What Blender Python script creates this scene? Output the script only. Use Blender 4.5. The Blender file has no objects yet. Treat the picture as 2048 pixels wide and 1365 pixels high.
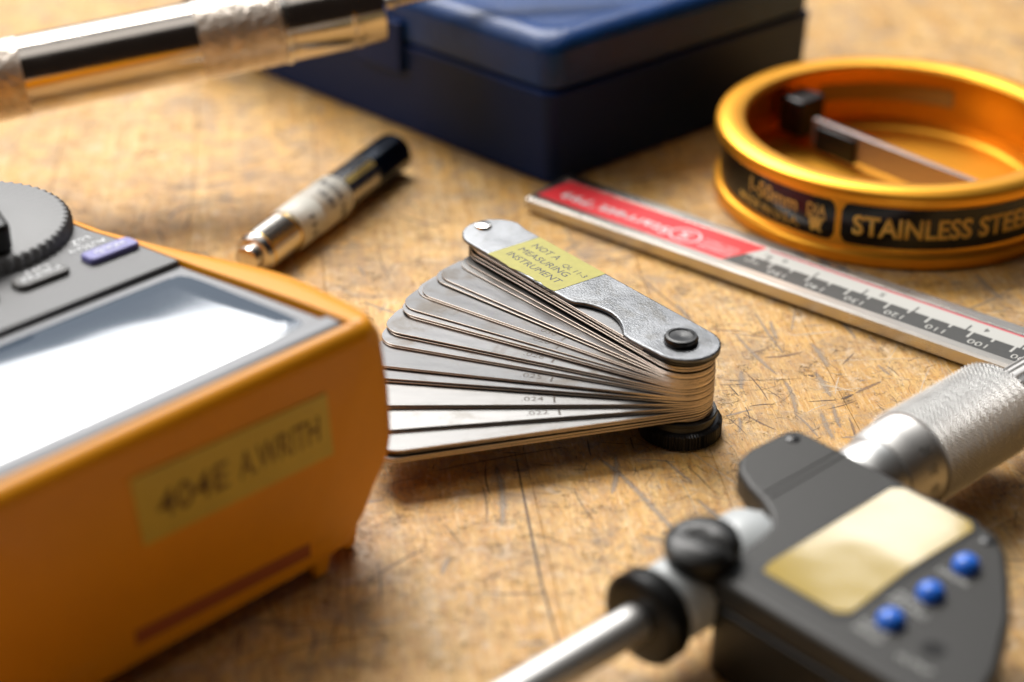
import bpy, bmesh, math, random
from mathutils import Vector, Matrix
S = 0.001                      # everything below is written in millimetres
R = math.radians
rnd = random.Random(7)
sc = bpy.context.scene
COL = sc.collection

# ------------------------------------------------------------------ camera
cam_d = bpy.data.cameras.new("camera")
cam = bpy.data.objects.new("camera", cam_d)
COL.objects.link(cam)
cam.location = (0, 0, 0.2003)
cam.rotation_euler = (R(90 - 29.1), 0, 0)
cam_d.sensor_width = 36.0
cam_d.lens = 67.5
cam_d.clip_start = 0.01
cam_d.clip_end = 20
cam_d.dof.use_dof = True
cam_d.dof.focus_distance = 0.386
cam_d.dof.aperture_fstop = 7.3
cam_d.dof.aperture_blades = 9
sc.camera = cam

# ------------------------------------------------------------------ light
w = bpy.data.worlds.new("World")
sc.world = w
w.use_nodes = True
bg = w.node_tree.nodes["Background"]
bg.inputs[0].default_value = (0.014, 0.010, 0.008, 1)
bg.inputs[1].default_value = 1.0


def area(name, loc, target, sx, sy, radiance, color):
    d = bpy.data.lights.new(name, 'AREA')
    d.shape = 'RECTANGLE'
    d.size, d.size_y = sx, sy
    d.energy = radiance * math.pi * sx * sy
    d.color = color
    o = bpy.data.objects.new(name, d)
    o.location = loc
    o.rotation_euler = (Vector(target) - Vector(loc)).to_track_quat('-Z', 'Y').to_euler()
    COL.objects.link(o)
    return o


area("key_softbox", (-0.30, 1.20, 1.06), (0, 0.36, 0), 0.95, 0.56, 18.0, (1.0, 0.975, 0.94))
area("ceiling_panel", (-0.22, 0.28, 1.45), (-0.05, 0.36, 0), 0.70, 1.45, 0.85, (1.0, 0.965, 0.92))
area("pale_wall_panel", (0.10, 2.35, 1.00), (0, 0.35, 0.1), 3.2, 1.75, 0.44, (0.86, 0.93, 1.0))
area("side_softbox", (-1.35, 0.42, 1.20), (0, 0.36, 0), 1.0, 0.75, 4.2, (1.0, 0.985, 0.96))
area("left_reflection_panel", (-0.62, 1.95, 1.06), (-0.06, 0.28, 0.04), 0.90, 0.60, 3.2, (0.98, 0.99, 1.0))  # added lamp panel, placed to reflect white in the meter display
area("small_reflection_panel", (0.371, 1.64, 0.954), (0.06, 0.265, 0.02), 0.15, 0.11, 6.2, (1.0, 0.99, 0.97))  # added lamp panel for the bright blob on the micrometer display

vs = sc.view_settings
vs.view_transform = 'Standard'
vs.look = 'None'
vs.exposure = 0.0
vs.gamma = 1.0
sc.cycles.max_bounces = 8
sc.cycles.use_denoising = True
sc.cycles.caustics_reflective = True
sc.cycles.blur_glossy = 1.0
sc.cycles.sample_clamp_indirect = 6.0


# ------------------------------------------------------------------ materials
def mat(name, color=(0.5, 0.5, 0.5), rough=0.5, metal=0.0, bump=0.0, bscale=1500, spec=None, coat=0.0,
        var=0.0, vscale=200, rvar=0.0, stretch=None, ior=None, coat_rough=0.05):
    m = bpy.data.materials.new(name)
    m.use_nodes = True
    nt = m.node_tree
    b = nt.nodes["Principled BSDF"]
    b.inputs['Base Color'].default_value = (*color, 1)
    b.inputs['Roughness'].default_value = rough
    b.inputs['Metallic'].default_value = metal
    if spec is not None:
        b.inputs['Specular IOR Level'].default_value = spec
    if ior:
        b.inputs['IOR'].default_value = ior
    if coat:
        b.inputs['Coat Weight'].default_value = coat
        b.inputs['Coat Roughness'].default_value = coat_rough
    tc = nt.nodes.new('ShaderNodeTexCoord')
    src = tc.outputs['Object']
    if stretch:
        mp = nt.nodes.new('ShaderNodeMapping')
        mp.inputs['Scale'].default_value = stretch
        nt.links.new(src, mp.inputs['Vector'])
        src = mp.outputs[0]
    if var or rvar:
        n = nt.nodes.new('ShaderNodeTexNoise')
        n.inputs['Scale'].default_value = vscale
        n.inputs['Detail'].default_value = 6
        n.inputs['Roughness'].default_value = 0.65
        nt.links.new(src, n.inputs['Vector'])
        if var:
            mr = nt.nodes.new('ShaderNodeMapRange')
            mr.inputs[1].default_value = 0.25
            mr.inputs[2].default_value = 0.75
            mr.inputs[3].default_value = 1 - var
            mr.inputs[4].default_value = 1 + var
            nt.links.new(n.outputs[0], mr.inputs[0])
            mx = nt.nodes.new('ShaderNodeVectorMath')
            mx.operation = 'SCALE'
            mx.inputs[0].default_value = color
            nt.links.new(mr.outputs[0], mx.inputs['Scale'])
            nt.links.new(mx.outputs[0], b.inputs['Base Color'])
        if rvar:
            mr = nt.nodes.new('ShaderNodeMapRange')
            mr.inputs[1].default_value = 0.3
            mr.inputs[2].default_value = 0.7
            mr.inputs[3].default_value = max(0.02, rough - rvar)
            mr.inputs[4].default_value = rough + rvar
            nt.links.new(n.outputs[0], mr.inputs[0])
            nt.links.new(mr.outputs[0], b.inputs['Roughness'])
    if bump:
        n2 = nt.nodes.new('ShaderNodeTexNoise')
        n2.inputs['Scale'].default_value = bscale
        n2.inputs['Detail'].default_value = 3
        nt.links.new(src, n2.inputs['Vector'])
        bp = nt.nodes.new('ShaderNodeBump')
        bp.inputs['Strength'].default_value = bump
        bp.inputs['Distance'].default_value = 0.0002
        nt.links.new(n2.outputs[0], bp.inputs['Height'])
        nt.links.new(bp.outputs[0], b.inputs['Normal'])
    return m


class NT:
    """small helper to chain shader nodes"""
    def __init__(s, m):
        s.t = m.node_tree

    def n(s, typ, **kw):
        nd = s.t.nodes.new(typ)
        for k, v in kw.items():
            if k.startswith('i_'):
                key = k[2:]
                nd.inputs[int(key) if key.isdigit() else key].default_value = v
            else:
                setattr(nd, k, v)
        return nd

    def l(s, a, b):
        s.t.links.new(a, b)

    def math(s, op, a, b=None, clamp=False):
        nd = s.n('ShaderNodeMath', operation=op, use_clamp=clamp)
        for i, v in enumerate((a, b)):
            if v is None:
                continue
            if isinstance(v, (int, float)):
                nd.inputs[i].default_value = v
            else:
                s.l(v, nd.inputs[i])
        return nd.outputs[0]

    def ramp(s, fac, lo, hi, a=0.0, b=1.0):
        nd = s.n('ShaderNodeMapRange', interpolation_type='SMOOTHSTEP')
        nd.inputs[1].default_value, nd.inputs[2].default_value = lo, hi
        nd.inputs[3].default_value, nd.inputs[4].default_value = a, b
        s.l(fac, nd.inputs[0])
        return nd.outputs[0]

    def mix(s, fac, a, b):
        nd = s.n('ShaderNodeMix', data_type='RGBA')
        if isinstance(fac, (int, float)):
            nd.inputs[0].default_value = fac
        else:
            s.l(fac, nd.inputs[0])
        for i, v in ((6, a), (7, b)):
            if isinstance(v, tuple):
                nd.inputs[i].default_value = (*v, 1)
            else:
                s.l(v, nd.inputs[i])
        return nd.outputs[2]


PLANK_ANG = math.atan2(-0.993, 0.12)       # boards run away from the camera, turned 7 degrees


def wood_material():
    m = bpy.data.materials.new("worn_maple")
    m.use_nodes = True
    k = NT(m)
    b = m.node_tree.nodes["Principled BSDF"]
    geo = k.n('ShaderNodeNewGeometry')
    oi = k.n('ShaderNodeObjectInfo')
    pos = geo.outputs['Position']
    # along-board coordinates
    rot = k.n('ShaderNodeMapping')
    rot.inputs['Rotation'].default_value = (0, 0, -PLANK_ANG)
    k.l(pos, rot.inputs[0])
    off = k.n('ShaderNodeVectorMath', operation='ADD')
    comb = k.n('ShaderNodeCombineXYZ')
    k.l(k.math('MULTIPLY', oi.outputs['Random'], 7.0), comb.inputs[0])
    k.l(rot.outputs[0], off.inputs[0])
    k.l(comb.outputs[0], off.inputs[1])

    def noise(vec, scale, detail=4, rough=0.6, dist=0.0, stretch=None):
        if stretch:
            mp = k.n('ShaderNodeMapping')
            mp.inputs['Scale'].default_value = stretch
            k.l(vec, mp.inputs[0])
            vec = mp.outputs[0]
        n = k.n('ShaderNodeTexNoise')
        n.inputs['Scale'].default_value = scale
        n.inputs['Detail'].default_value = detail
        n.inputs['Roughness'].default_value = rough
        n.inputs['Distortion'].default_value = dist
        k.l(vec, n.inputs['Vector'])
        return n.outputs[0]
    g = off.outputs[0]
    broad = noise(g, 60, 3, 0.6, 0.4, (0.25, 1, 1))
    fibre = noise(g, 900, 4, 0.7, 0.3, (0.16, 1, 1))
    pores = noise(g, 1700, 2, 0.6, 0.0, (0.22, 1, 1))
    base = k.mix(k.ramp(broad, 0.35, 0.68), (0.64, 0.35, 0.072), (0.76, 0.485, 0.165))
    base = k.mix(k.ramp(fibre, 0.38, 0.66, 0.0, 0.80), base, (0.56, 0.265, 0.045))
    base = k.mix(k.ramp(pores, 0.56, 0.68, 0.0, 0.70), base, (0.36, 0.155, 0.04))
    base = k.mix(k.ramp(pores, 0.42, 0.30, 0.0, 0.60), base, (0.80, 0.60, 0.36))
    streak = noise(g, 420, 4, 0.65, 0.15, (0.035, 1, 1))
    base = k.mix(k.ramp(streak, 0.50, 0.70, 0.0, 0.55), base, (0.50, 0.25, 0.06))
    base = k.mix(k.ramp(streak, 0.45, 0.32, 0.0, 0.40), base, (0.84, 0.62, 0.33))
    # per board tone
    hue = k.n('ShaderNodeHueSaturation')
    k.l(base, hue.inputs['Color'])
    k.l(k.math('ADD', k.math('MULTIPLY', oi.outputs['Random'], 0.18), 0.92), hue.inputs['Value'])
    base = hue.outputs[0]
    # worn, dirty grey zones (large), modulated by medium blotches
    zone = noise(pos, 21, 4, 0.6, 0.6)
    stain = noise(pos, 34, 5, 0.62, 0.9)
    base = k.mix(k.ramp(stain, 0.50, 0.66, 0.0, 0.62), base, (0.32, 0.195, 0.095))
    blot = noise(pos, 130, 6, 0.68, 0.8)
    blot2 = noise(pos, 480, 5, 0.7, 1.2)
    dirt = k.math('MULTIPLY', k.ramp(zone, 0.38, 0.60, 0.30, 1.0), k.ramp(blot, 0.44, 0.66))
    base = k.mix(k.math('MULTIPLY', dirt, 0.78), base, (0.36, 0.255, 0.165))
    dirt2 = k.math('MULTIPLY', k.ramp(blot2, 0.53, 0.70), k.ramp(blot, 0.40, 0.62, 0.25, 1.0))
    base = k.mix(k.math('MULTIPLY', dirt2, 0.58), base, (0.235, 0.17, 0.12))
    # pale abraded film
    pale = k.math('MULTIPLY', k.ramp(noise(pos, 260, 5, 0.7, 1.0), 0.52, 0.70), k.ramp(zone, 0.62, 0.42, 0.25, 1.0))
    base = k.mix(k.math('MULTIPLY', pale, 0.62), base, (0.74, 0.58, 0.40))
    # little dark squiggles: zero lines of a distorted noise, broken up by a mask
    sq = noise(pos, 330, 4, 0.6, 2.2)
    line = k.ramp(k.math('ABSOLUTE', k.math('SUBTRACT', sq, 0.5)), 0.004, 0.030, 1.0, 0.0)
    mask = k.ramp(noise(pos, 170, 4, 0.7, 0.0), 0.53, 0.62)
    sq2 = noise(pos, 620, 3, 0.6, 2.5)
    line2 = k.ramp(k.math('ABSOLUTE', k.math('SUBTRACT', sq2, 0.5)), 0.004, 0.026, 1.0, 0.0)
    mask2 = k.ramp(noise(pos, 150, 4, 0.65, 0.5), 0.48, 0.60)
    base = k.mix(k.math('MULTIPLY', k.math('MULTIPLY', line2, mask2), 0.60), base, (0.20, 0.125, 0.085))
    base = k.mix(k.math('MULTIPLY', k.math('MULTIPLY', line, mask), 0.70), base, (0.17, 0.12, 0.085))
    fl = noise(pos, 1250, 2, 0.5, 0.4)
    fleck = k.math('MULTIPLY', k.ramp(fl, 0.67, 0.72), k.ramp(noise(pos, 75, 2), 0.42, 0.6, 0.15, 1.0))
    base = k.mix(k.math('MULTIPLY', fleck, 0.8), base, (0.09, 0.06, 0.05))
    k.l(base, b.inputs['Base Color'])
    k.l(k.ramp(blot, 0.3, 0.7, 0.42, 0.62), b.inputs['Roughness'])
    b.inputs['Specular IOR Level'].default_value = 0.45
    hsum = k.math('ADD', k.math('MULTIPLY', fibre, 0.6), k.math('MULTIPLY', blot2, 0.7))
    hsum = k.math('SUBTRACT', hsum, k.math('MULTIPLY', k.math('MULTIPLY', line, mask), 0.8))
    bp = k.n('ShaderNodeBump')
    bp.inputs['Strength'].default_value = 0.8
    bp.inputs['Distance'].default_value = 0.00030
    k.l(hsum, bp.inputs['Height'])
    k.l(bp.outputs[0], b.inputs['Normal'])
    return m


def scratch_material(name, color, alpha, rough=0.6, nscale=1400, soft=1.0):
    m = bpy.data.materials.new(name)
    m.use_nodes = True
    k = NT(m)
    b = m.node_tree.nodes["Principled BSDF"]
    b.inputs['Base Color'].default_value = (*color, 1)
    b.inputs['Roughness'].default_value = rough
    uv = k.n('ShaderNodeUVMap')
    sep = k.n('ShaderNodeSeparateXYZ')
    k.l(uv.outputs[0], sep.inputs[0])
    u, v = sep.outputs[0], sep.outputs[1]
    vv = k.math('ABSOLUTE', k.math('SUBTRACT', k.math('MULTIPLY', v, 2.0), 1.0))
    geo = k.n('ShaderNodeNewGeometry')
    n = k.n('ShaderNodeTexNoise')
    n.inputs['Scale'].default_value = nscale
    n.inputs['Detail'].default_value = 4
    k.l(geo.outputs['Position'], n.inputs['Vector'])
    edge = k.ramp(k.math('ADD', vv, k.math('MULTIPLY', k.math('SUBTRACT', n.outputs[0], 0.5), 1.3)), 1.0 - 0.75 * soft, 1.0, 1.0, 0.0)
    ends = k.ramp(k.math('ABSOLUTE', k.math('SUBTRACT', k.math('MULTIPLY', u, 2.0), 1.0)), 0.72, 1.0, 1.0, 0.0)
    brk = k.ramp(n.outputs[0], 0.30, 0.52, 0.45, 1.0)
    a = k.math('MULTIPLY', k.math('MULTIPLY', edge, ends), k.math('MULTIPLY', brk, alpha), clamp=True)
    k.l(a, b.inputs['Alpha'])
    return m


WOOD = wood_material()
SC_GREY = scratch_material("gouge_grey", (0.36, 0.285, 0.21), 0.72, 0.5, 1000, 1.3)
SC_DARK = scratch_material("scratch_dark", (0.085, 0.05, 0.032), 0.85, 0.6)
SC_BROWN = scratch_material("scratch_brown", (0.25, 0.155, 0.09), 0.7, 0.6)
SC_PALE = scratch_material("scratch_pale", (0.80, 0.66, 0.47), 0.6, 0.5)

STEEL = mat("leaf_steel_painted_sheen", (0.175, 0.172, 0.168), 0.40, 1.0, bump=0.05, bscale=500, var=0.20, vscale=160, rvar=0.08, stretch=(0.35, 1.6, 1))  # lighter copy: the leaves' white reflection put into the colour
STEEL_MID = mat("leaf_steel_grey", (0.135, 0.135, 0.137), 0.40, 1.0, bump=0.05, bscale=500, var=0.22, vscale=90, rvar=0.10, stretch=(0.5, 1.6, 1))
STEEL_EDGE = mat("leaf_edge_painted_reflection", (0.78, 0.66, 0.56), 0.35, 1.0)  # brighter bronze base colour stands in for the reflected bench
def stain(m, col, lo, hi, amt, scale=70):
    """blotches of oil film and tarnish mixed into a metal's colour"""
    k = NT(m)
    b = m.node_tree.nodes["Principled BSDF"]
    old = b.inputs['Base Color'].links[0].from_socket
    oi = k.n('ShaderNodeObjectInfo')
    tc = k.n('ShaderNodeTexCoord')
    add = k.n('ShaderNodeVectorMath', operation='ADD')
    cb = k.n('ShaderNodeCombineXYZ')
    k.l(k.math('MULTIPLY', oi.outputs['Random'], 3.0), cb.inputs[0])
    k.l(tc.outputs['Object'], add.inputs[0])
    k.l(cb.outputs[0], add.inputs[1])
    n = k.n('ShaderNodeTexNoise')
    n.inputs['Scale'].default_value = scale
    n.inputs['Detail'].default_value = 8
    n.inputs['Roughness'].default_value = 0.7
    n.inputs['Distortion'].default_value = 0.8
    k.l(add.outputs[0], n.inputs['Vector'])
    v = k.n('ShaderNodeVectorMath', operation='SCALE')
    k.l(old, v.inputs[0])
    k.l(k.math('ADD', k.math('MULTIPLY', oi.outputs['Random'], 0.35), 0.82), v.inputs['Scale'])
    k.l(k.mix(k.ramp(n.outputs[0], lo, hi, 0.0, amt), v.outputs[0], col), b.inputs['Base Color'])


stain(STEEL_MID, (0.075, 0.062, 0.048), 0.50, 0.70, 0.75)
stain(STEEL, (0.11, 0.10, 0.085), 0.50, 0.70, 0.6)
STEEL_W = mat("case_steel", (0.165, 0.170, 0.178), 0.38, 1.0, bump=0.3, bscale=2600, var=0.40, vscale=75, rvar=0.10)
STEEL_B = mat("bright_steel", (0.72, 0.70, 0.67), 0.22, 1.0, bump=0.1, bscale=900, rvar=0.06, vscale=300)
STEEL_T = mat("tube_steel", (0.66, 0.63, 0.59), 0.27, 1.0, bump=0.08, bscale=500)
SATIN = mat("satin_chrome", (0.70, 0.70, 0.69), 0.42, 1.0, var=0.05, vscale=300)
SATIN_DULL = mat("dull_chrome", (0.60, 0.59, 0.575), 0.50, 1.0, bump=0.08, bscale=3000)
GRIP = mat("knurl_chrome", (0.76, 0.755, 0.74), 0.42, 1.0)
CHROME = mat("polished_chrome", (0.66, 0.61, 0.56), 0.15, 1.0, rvar=0.04, vscale=140, bump=0.10, bscale=160)
BLACK_M = mat("black_oxide", (0.010, 0.010, 0.011), 0.30, 0.0, spec=0.5, bump=0.08, bscale=2200)
BLACK_P = mat("black_plastic", (0.008, 0.0075, 0.007), 0.36, spec=0.35, bump=0.1, bscale=2500)
DARKGREY_P = mat("dark_grey_plastic", (0.028, 0.026, 0.023), 0.47, spec=0.36, bump=0.25, bscale=4200)
METER_P = mat("meter_grey_plastic", (0.135, 0.135, 0.137), 0.48, bump=0.35, bscale=3800)
BEZEL = mat("bezel_grey", (0.20, 0.205, 0.22), 0.38)
ORANGE_R = mat("orange_yellow_holster", (0.80, 0.315, 0.007), 0.36, bump=0.12, bscale=1800, var=0.06, vscale=60, spec=0.28)
ORANGE_D = mat("holster_slot_shade", (0.36, 0.08, 0.012), 0.6)  # darker orange paints the shade inside the slot
GOLD_AN = mat("anodised_orange", (0.90, 0.41, 0.035), 0.38, 0.85, bump=0.05, bscale=900, var=0.04, vscale=80)
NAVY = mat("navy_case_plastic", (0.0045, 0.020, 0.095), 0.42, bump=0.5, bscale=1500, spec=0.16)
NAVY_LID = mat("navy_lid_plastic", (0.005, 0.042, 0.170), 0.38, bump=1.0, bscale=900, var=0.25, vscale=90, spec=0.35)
LABEL_BLK = mat("black_label", (0.006, 0.0055, 0.005), 0.16, spec=0.4)
GOLD_INK = mat("gold_ink", (0.86, 0.52, 0.10), 0.35)
YELLOW_ST = mat("yellow_sticker", (0.40, 0.36, 0.045), 0.5, var=0.12, vscale=500, bump=0.15, bscale=1500)
TAN_ST = mat("yellowed_tape_label", (0.62, 0.43, 0.035), 0.4, var=0.08, vscale=120)
INK = mat("dark_ink", (0.035, 0.035, 0.05), 0.6)
OLD_INK = mat("faded_ink", (0.17, 0.09, 0.010), 0.6)
INK_G = mat("grey_ink", (0.11, 0.11, 0.105), 0.6)
WHITE_INK = mat("white_print", (0.72, 0.73, 0.74), 0.5)
PALE_INK = mat("pale_grey_print", (0.50, 0.50, 0.47), 0.5)
stain(STEEL_W, (0.10, 0.095, 0.085), 0.46, 0.70, 0.8, 110)
ETCH = mat("etched_mark", (0.075, 0.06, 0.048), 0.7)
RED_L = mat("red_label", (0.78, 0.045, 0.055), 0.32, spec=0.5)
RED_LINE = mat("red_line", (0.72, 0.03, 0.06), 0.4)
LBL_GREY = mat("light_grey_label", (0.56, 0.555, 0.52), 0.38)
LBL_DARK = mat("dark_grey_label", (0.055, 0.055, 0.052), 0.42, var=0.1, vscale=700)
BEAM = mat("caliper_steel", (0.56, 0.525, 0.48), 0.28, 1.0, bump=0.12, bscale=700, var=0.10, vscale=120, rvar=0.05, stretch=(0.2, 1, 1))
PURPLE = mat("lavender_button", (0.20, 0.19, 0.46), 0.4)
BTN_GREY = mat("grey_button", (0.11, 0.105, 0.10), 0.36)
BLUE_B = mat("blue_button", (0.020, 0.16, 0.72), 0.28, spec=0.6)
PAINT = mat("light_grey_paint", (0.56, 0.585, 0.59), 0.32, spec=0.5)
TAPE_W = mat("white_paper_tape", (0.80, 0.78, 0.70), 0.5, var=0.08, vscale=200, bump=0.3, bscale=300)
BRASS = mat("brass", (0.80, 0.58, 0.20), 0.25, 1.0)
YSTRIPE = mat("yellow_tape", (0.66, 0.50, 0.16), 0.4)
BLADE_G = mat("grey_tape_blade", (0.36, 0.30, 0.28), 0.38, 0.75)
GOLD_LBL = mat("gold_label", (0.46, 0.30, 0.09), 0.4)
LCD_G = mat("meter_display", (0.035, 0.058, 0.095), 0.055, spec=1.0, ior=2.3)
LCD_Y = mat("yellow_display", (0.44, 0.30, 0.038), 0.10, spec=0.8, ior=1.7, var=0.05, vscale=60)
WRAP = mat("crinkled_tape", (0.66, 0.58, 0.50), 0.17, 0.45, bump=1.0, bscale=700, var=0.35, vscale=260, coat=0.6)
WRAP.node_tree.nodes["Bump"].inputs['Distance'].default_value = 0.0006


def warp(m, scale, dist):
    """slow waviness of a moulded window"""
    k = NT(m)
    tc = k.n('ShaderNodeTexCoord')
    n = k.n('ShaderNodeTexNoise')
    n.inputs['Scale'].default_value = scale
    n.inputs['Detail'].default_value = 1.5
    k.l(tc.outputs['Object'], n.inputs['Vector'])
    bp = k.n('ShaderNodeBump')
    bp.inputs['Strength'].default_value = 1.0
    bp.inputs['Distance'].default_value = dist
    k.l(n.outputs[0], bp.inputs['Height'])
    k.l(bp.outputs[0], m.node_tree.nodes["Principled BSDF"].inputs['Normal'])


warp(LCD_Y, 38, 0.00035)
warp(LCD_G, 30, 0.00014)


# ------------------------------------------------------------------ geometry helpers
def link(name, bm, m, parent=None, smooth=35, bevel=0.0, seg=2):
    me = bpy.data.meshes.new(name)
    bmesh.ops.scale(bm, vec=(S, S, S), verts=bm.verts)
    bmesh.ops.recalc_face_normals(bm, faces=bm.faces)
    bm.to_mesh(me)
    bm.free()
    if m:
        me.materials.append(m)
    o = bpy.data.objects.new(name, me)
    COL.objects.link(o)
    if parent:
        o.parent = parent
    if bevel:
        md = o.modifiers.new("bevel", 'BEVEL')
        md.width = bevel * S
        md.segments = seg
        md.limit_method = 'ANGLE'
        md.angle_limit = R(38)
        md.harden_normals = False
    if smooth:
        me.polygons.foreach_set('use_smooth', [True] * len(me.polygons))
        me.set_sharp_from_angle(angle=R(smooth))
    return o


def root(name, label, cat, loc=(0, 0, 0), rz=0.0, rot=None, group=None):
    o = bpy.data.objects.new(name, None)
    o.empty_display_size = 0.005
    COL.objects.link(o)
    o.location = Vector(loc) * S
    o.rotation_euler = rot if rot else (0, 0, rz)
    o['label'] = label
    o['category'] = cat
    if group:
        o['group'] = group
    return o


def box(bm, x0, x1, y0, y1, z0, z1):
    v = [bm.verts.new(p) for p in ((x0, y0, z0), (x1, y0, z0), (x1, y1, z0), (x0, y1, z0),
                                   (x0, y0, z1), (x1, y0, z1), (x1, y1, z1), (x0, y1, z1))]
    for f in ((0, 3, 2, 1), (4, 5, 6, 7), (0, 1, 5, 4), (1, 2, 6, 5), (2, 3, 7, 6), (3, 0, 4, 7)):
        bm.faces.new([v[i] for i in f])
    return bm


def prism(bm, pts, z0, z1):
    a = [bm.verts.new((x, y, z0)) for x, y in pts]
    b = [bm.verts.new((x, y, z1)) for x, y in pts]
    n = len(pts)
    bm.faces.new(a[::-1])
    bm.faces.new(b)
    for i in range(n):
        bm.faces.new((a[i], a[(i + 1) % n], b[(i + 1) % n], b[i]))
    return bm


def lathe(bm, prof, n=64, axis='z', closed=False, rfun=None):
    """prof: (r, h) pairs; axis z or x; closed joins last to first ring"""
    rings = []
    for j, (r, h) in enumerate(prof):
        ring = []
        for i in range(n):
            a = 2 * math.pi * i / n
            rr = rfun(r, h, a, j) if rfun else r
            c, s = rr * math.cos(a), rr * math.sin(a)
            ring.append(bm.verts.new((c, s, h) if axis == 'z' else (h, c, s)))
        rings.append(ring)
    m = len(rings)
    for j in range(m if closed else m - 1):
        p, q = rings[j], rings[(j + 1) % m]
        for i in range(n):
            bm.faces.new((p[i], p[(i + 1) % n], q[(i + 1) % n], q[i]))
    if not closed:
        bm.faces.new(rings[0][::-1])
        bm.faces.new(rings[-1])
    return bm


def rrect(x0, x1, y0, y1, r, n=6):
    pts = []
    for cx, cy, a0 in ((x1 - r, y1 - r, 0), (x0 + r, y1 - r, 90), (x0 + r, y0 + r, 180), (x1 - r, y0 + r, 270)):
        for i in range(n + 1):
            a = R(a0 + 90 * i / n)
            pts.append((cx + r * math.cos(a), cy + r * math.sin(a)))
    return pts


def text_bm(s, height=None, width=None, bold=0.0, mapf=None, origin=(0, 0), up=(0, 1), z=0.0, thick=0.02, align='L', cut=0.0, gap=1.0):
    """real letter shapes; height = cap height in mm; mapf(x,y,z)->(x,y,z) places them"""
    cu = bpy.data.curves.new("t", 'FONT')
    cu.body = s
    cu.size = 1.0
    cu.offset = bold
    cu.resolution_u = 3
    cu.space_character = gap
    o = bpy.data.objects.new("t", cu)
    me = bpy.data.meshes.new_from_object(o)
    xs = [v.co.x for v in me.vertices]
    ys = [v.co.y for v in me.vertices]
    x0, x1, y0, y1 = min(xs), max(xs), min(ys), max(ys)
    ky = height / 0.70 if height else width / (x1 - x0)
    kx = width / (x1 - x0) if width else ky
    bm = bmesh.new()
    bm.from_mesh(me)
    bpy.data.meshes.remove(me)
    bpy.data.objects.remove(o)
    bpy.data.curves.remove(cu)
    if cut:
        for i in range(int((x1 - x0) / cut)):
            geom = bm.verts[:] + bm.edges[:] + bm.faces[:]
            bmesh.ops.bisect_plane(bm, geom=geom, plane_co=(x0 + cut * (i + 1), 0, 0), plane_no=(1, 0, 0))
    ux, uy = up
    rx, ry = uy, -ux                       # reading direction
    for v in bm.verts:
        tx = (v.co.x - x0) * kx
        if align == 'C':
            tx -= (x1 - x0) * kx / 2
        ty = v.co.y * ky
        x = origin[0] + tx * rx + ty * ux
        y = origin[1] + tx * ry + ty * uy
        v.co = (x, y, z)
    ext = bmesh.ops.extrude_face_region(bm, geom=bm.faces[:])
    for e in ext['geom']:
        if isinstance(e, bmesh.types.BMVert):
            e.co.z += thick
    if mapf:
        for v in bm.verts:
            v.co = mapf(*v.co)
    return bm


def lettering(parent, s, m, **kw):
    return link("lettering", text_bm(s, **kw), m, parent, smooth=0)


def join_bm(a, b):
    me = bpy.data.meshes.new("tmp")
    b.to_mesh(me)
    b.free()
    a.from_mesh(me)
    bpy.data.meshes.remove(me)
    return a


# ------------------------------------------------------------------ workbench top, board by board
bench = bpy.data.objects.new("workbench_top", None)
COL.objects.link(bench)
bench['kind'] = 'structure'
bench['label'] = "worn scratched maple workbench top of long narrow boards under all the tools"
dirv = Vector((0.12, -0.993, 0)).normalized()
nrm = Vector((0.993, 0.12, 0)).normalized()
# seam offsets measured across the boards (mm, along nrm from the point (-43,391))
seam0 = Vector((-43, 391, 0)).dot(nrm)
offs = [0.0]
steps_r = [36, 36, 31, 38, 34, 33, 37, 32, 35, 36, 33, 38, 34, 35, 36, 33, 34, 37, 35, 33, 36]
steps_l = [31, 35, 33, 37, 32, 36, 34, 33, 38, 35, 34, 36, 33, 35, 37, 33, 36, 34, 35, 36, 33]
for s_ in steps_r:
    offs.append(offs[-1] + s_)
left = [0.0]
for s_ in steps_l:
    left.append(left[-1] - s_)
offs = sorted(set(left[1:] + offs))
plank_mesh = {}
for i in range(len(offs) - 1):
    a, b = offs[i] + seam0, offs[i + 1] + seam0
    wdt = b - a
    key = round(wdt)
    if key not in plank_mesh:
        bm = bmesh.new()
        g = 0.04
        # local x = along board, y across; tiny eased edges
        L0, L1 = -900, 1500
        e = 0.10
        prof = [(0 + g, -30), (0 + g, -e), (0 + g + e, 0), (key - g - e, 0), (key - g, -e), (key - g, -30)]
        A = [bm.verts.new((L0, y, z)) for y, z in prof]
        B = [bm.verts.new((L1, y, z)) for y, z in prof]
        bm.faces.new(A[::-1])
        bm.faces.new(B)
        for q in range(len(prof)):
            bm.faces.new((A[q], A[(q + 1) % 6], B[(q + 1) % 6], B[q]))
        o = link("plank", bm, WOOD, bench, smooth=0)
        plank_mesh[key] = o.data
    else:
        o = bpy.data.objects.new("plank", plank_mesh[key])
        COL.objects.link(o)
        o.parent = bench
    # x axis -> away from camera (-dirv), y axis -> towards -x ; so place by the right seam
    xa = -dirv
    ya = Vector((-xa.y, xa.x, 0))          # = -nrm
    o.matrix_local = Matrix(((xa.x, ya.x, 0, 0), (xa.y, ya.y, 0, 0), (0, 0, 1, 0), (0, 0, 0, 1)))
    p = nrm * b
    o.location = Vector((p.x, p.y, -0.012 * ((i * 7) % 3))) * S

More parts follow.
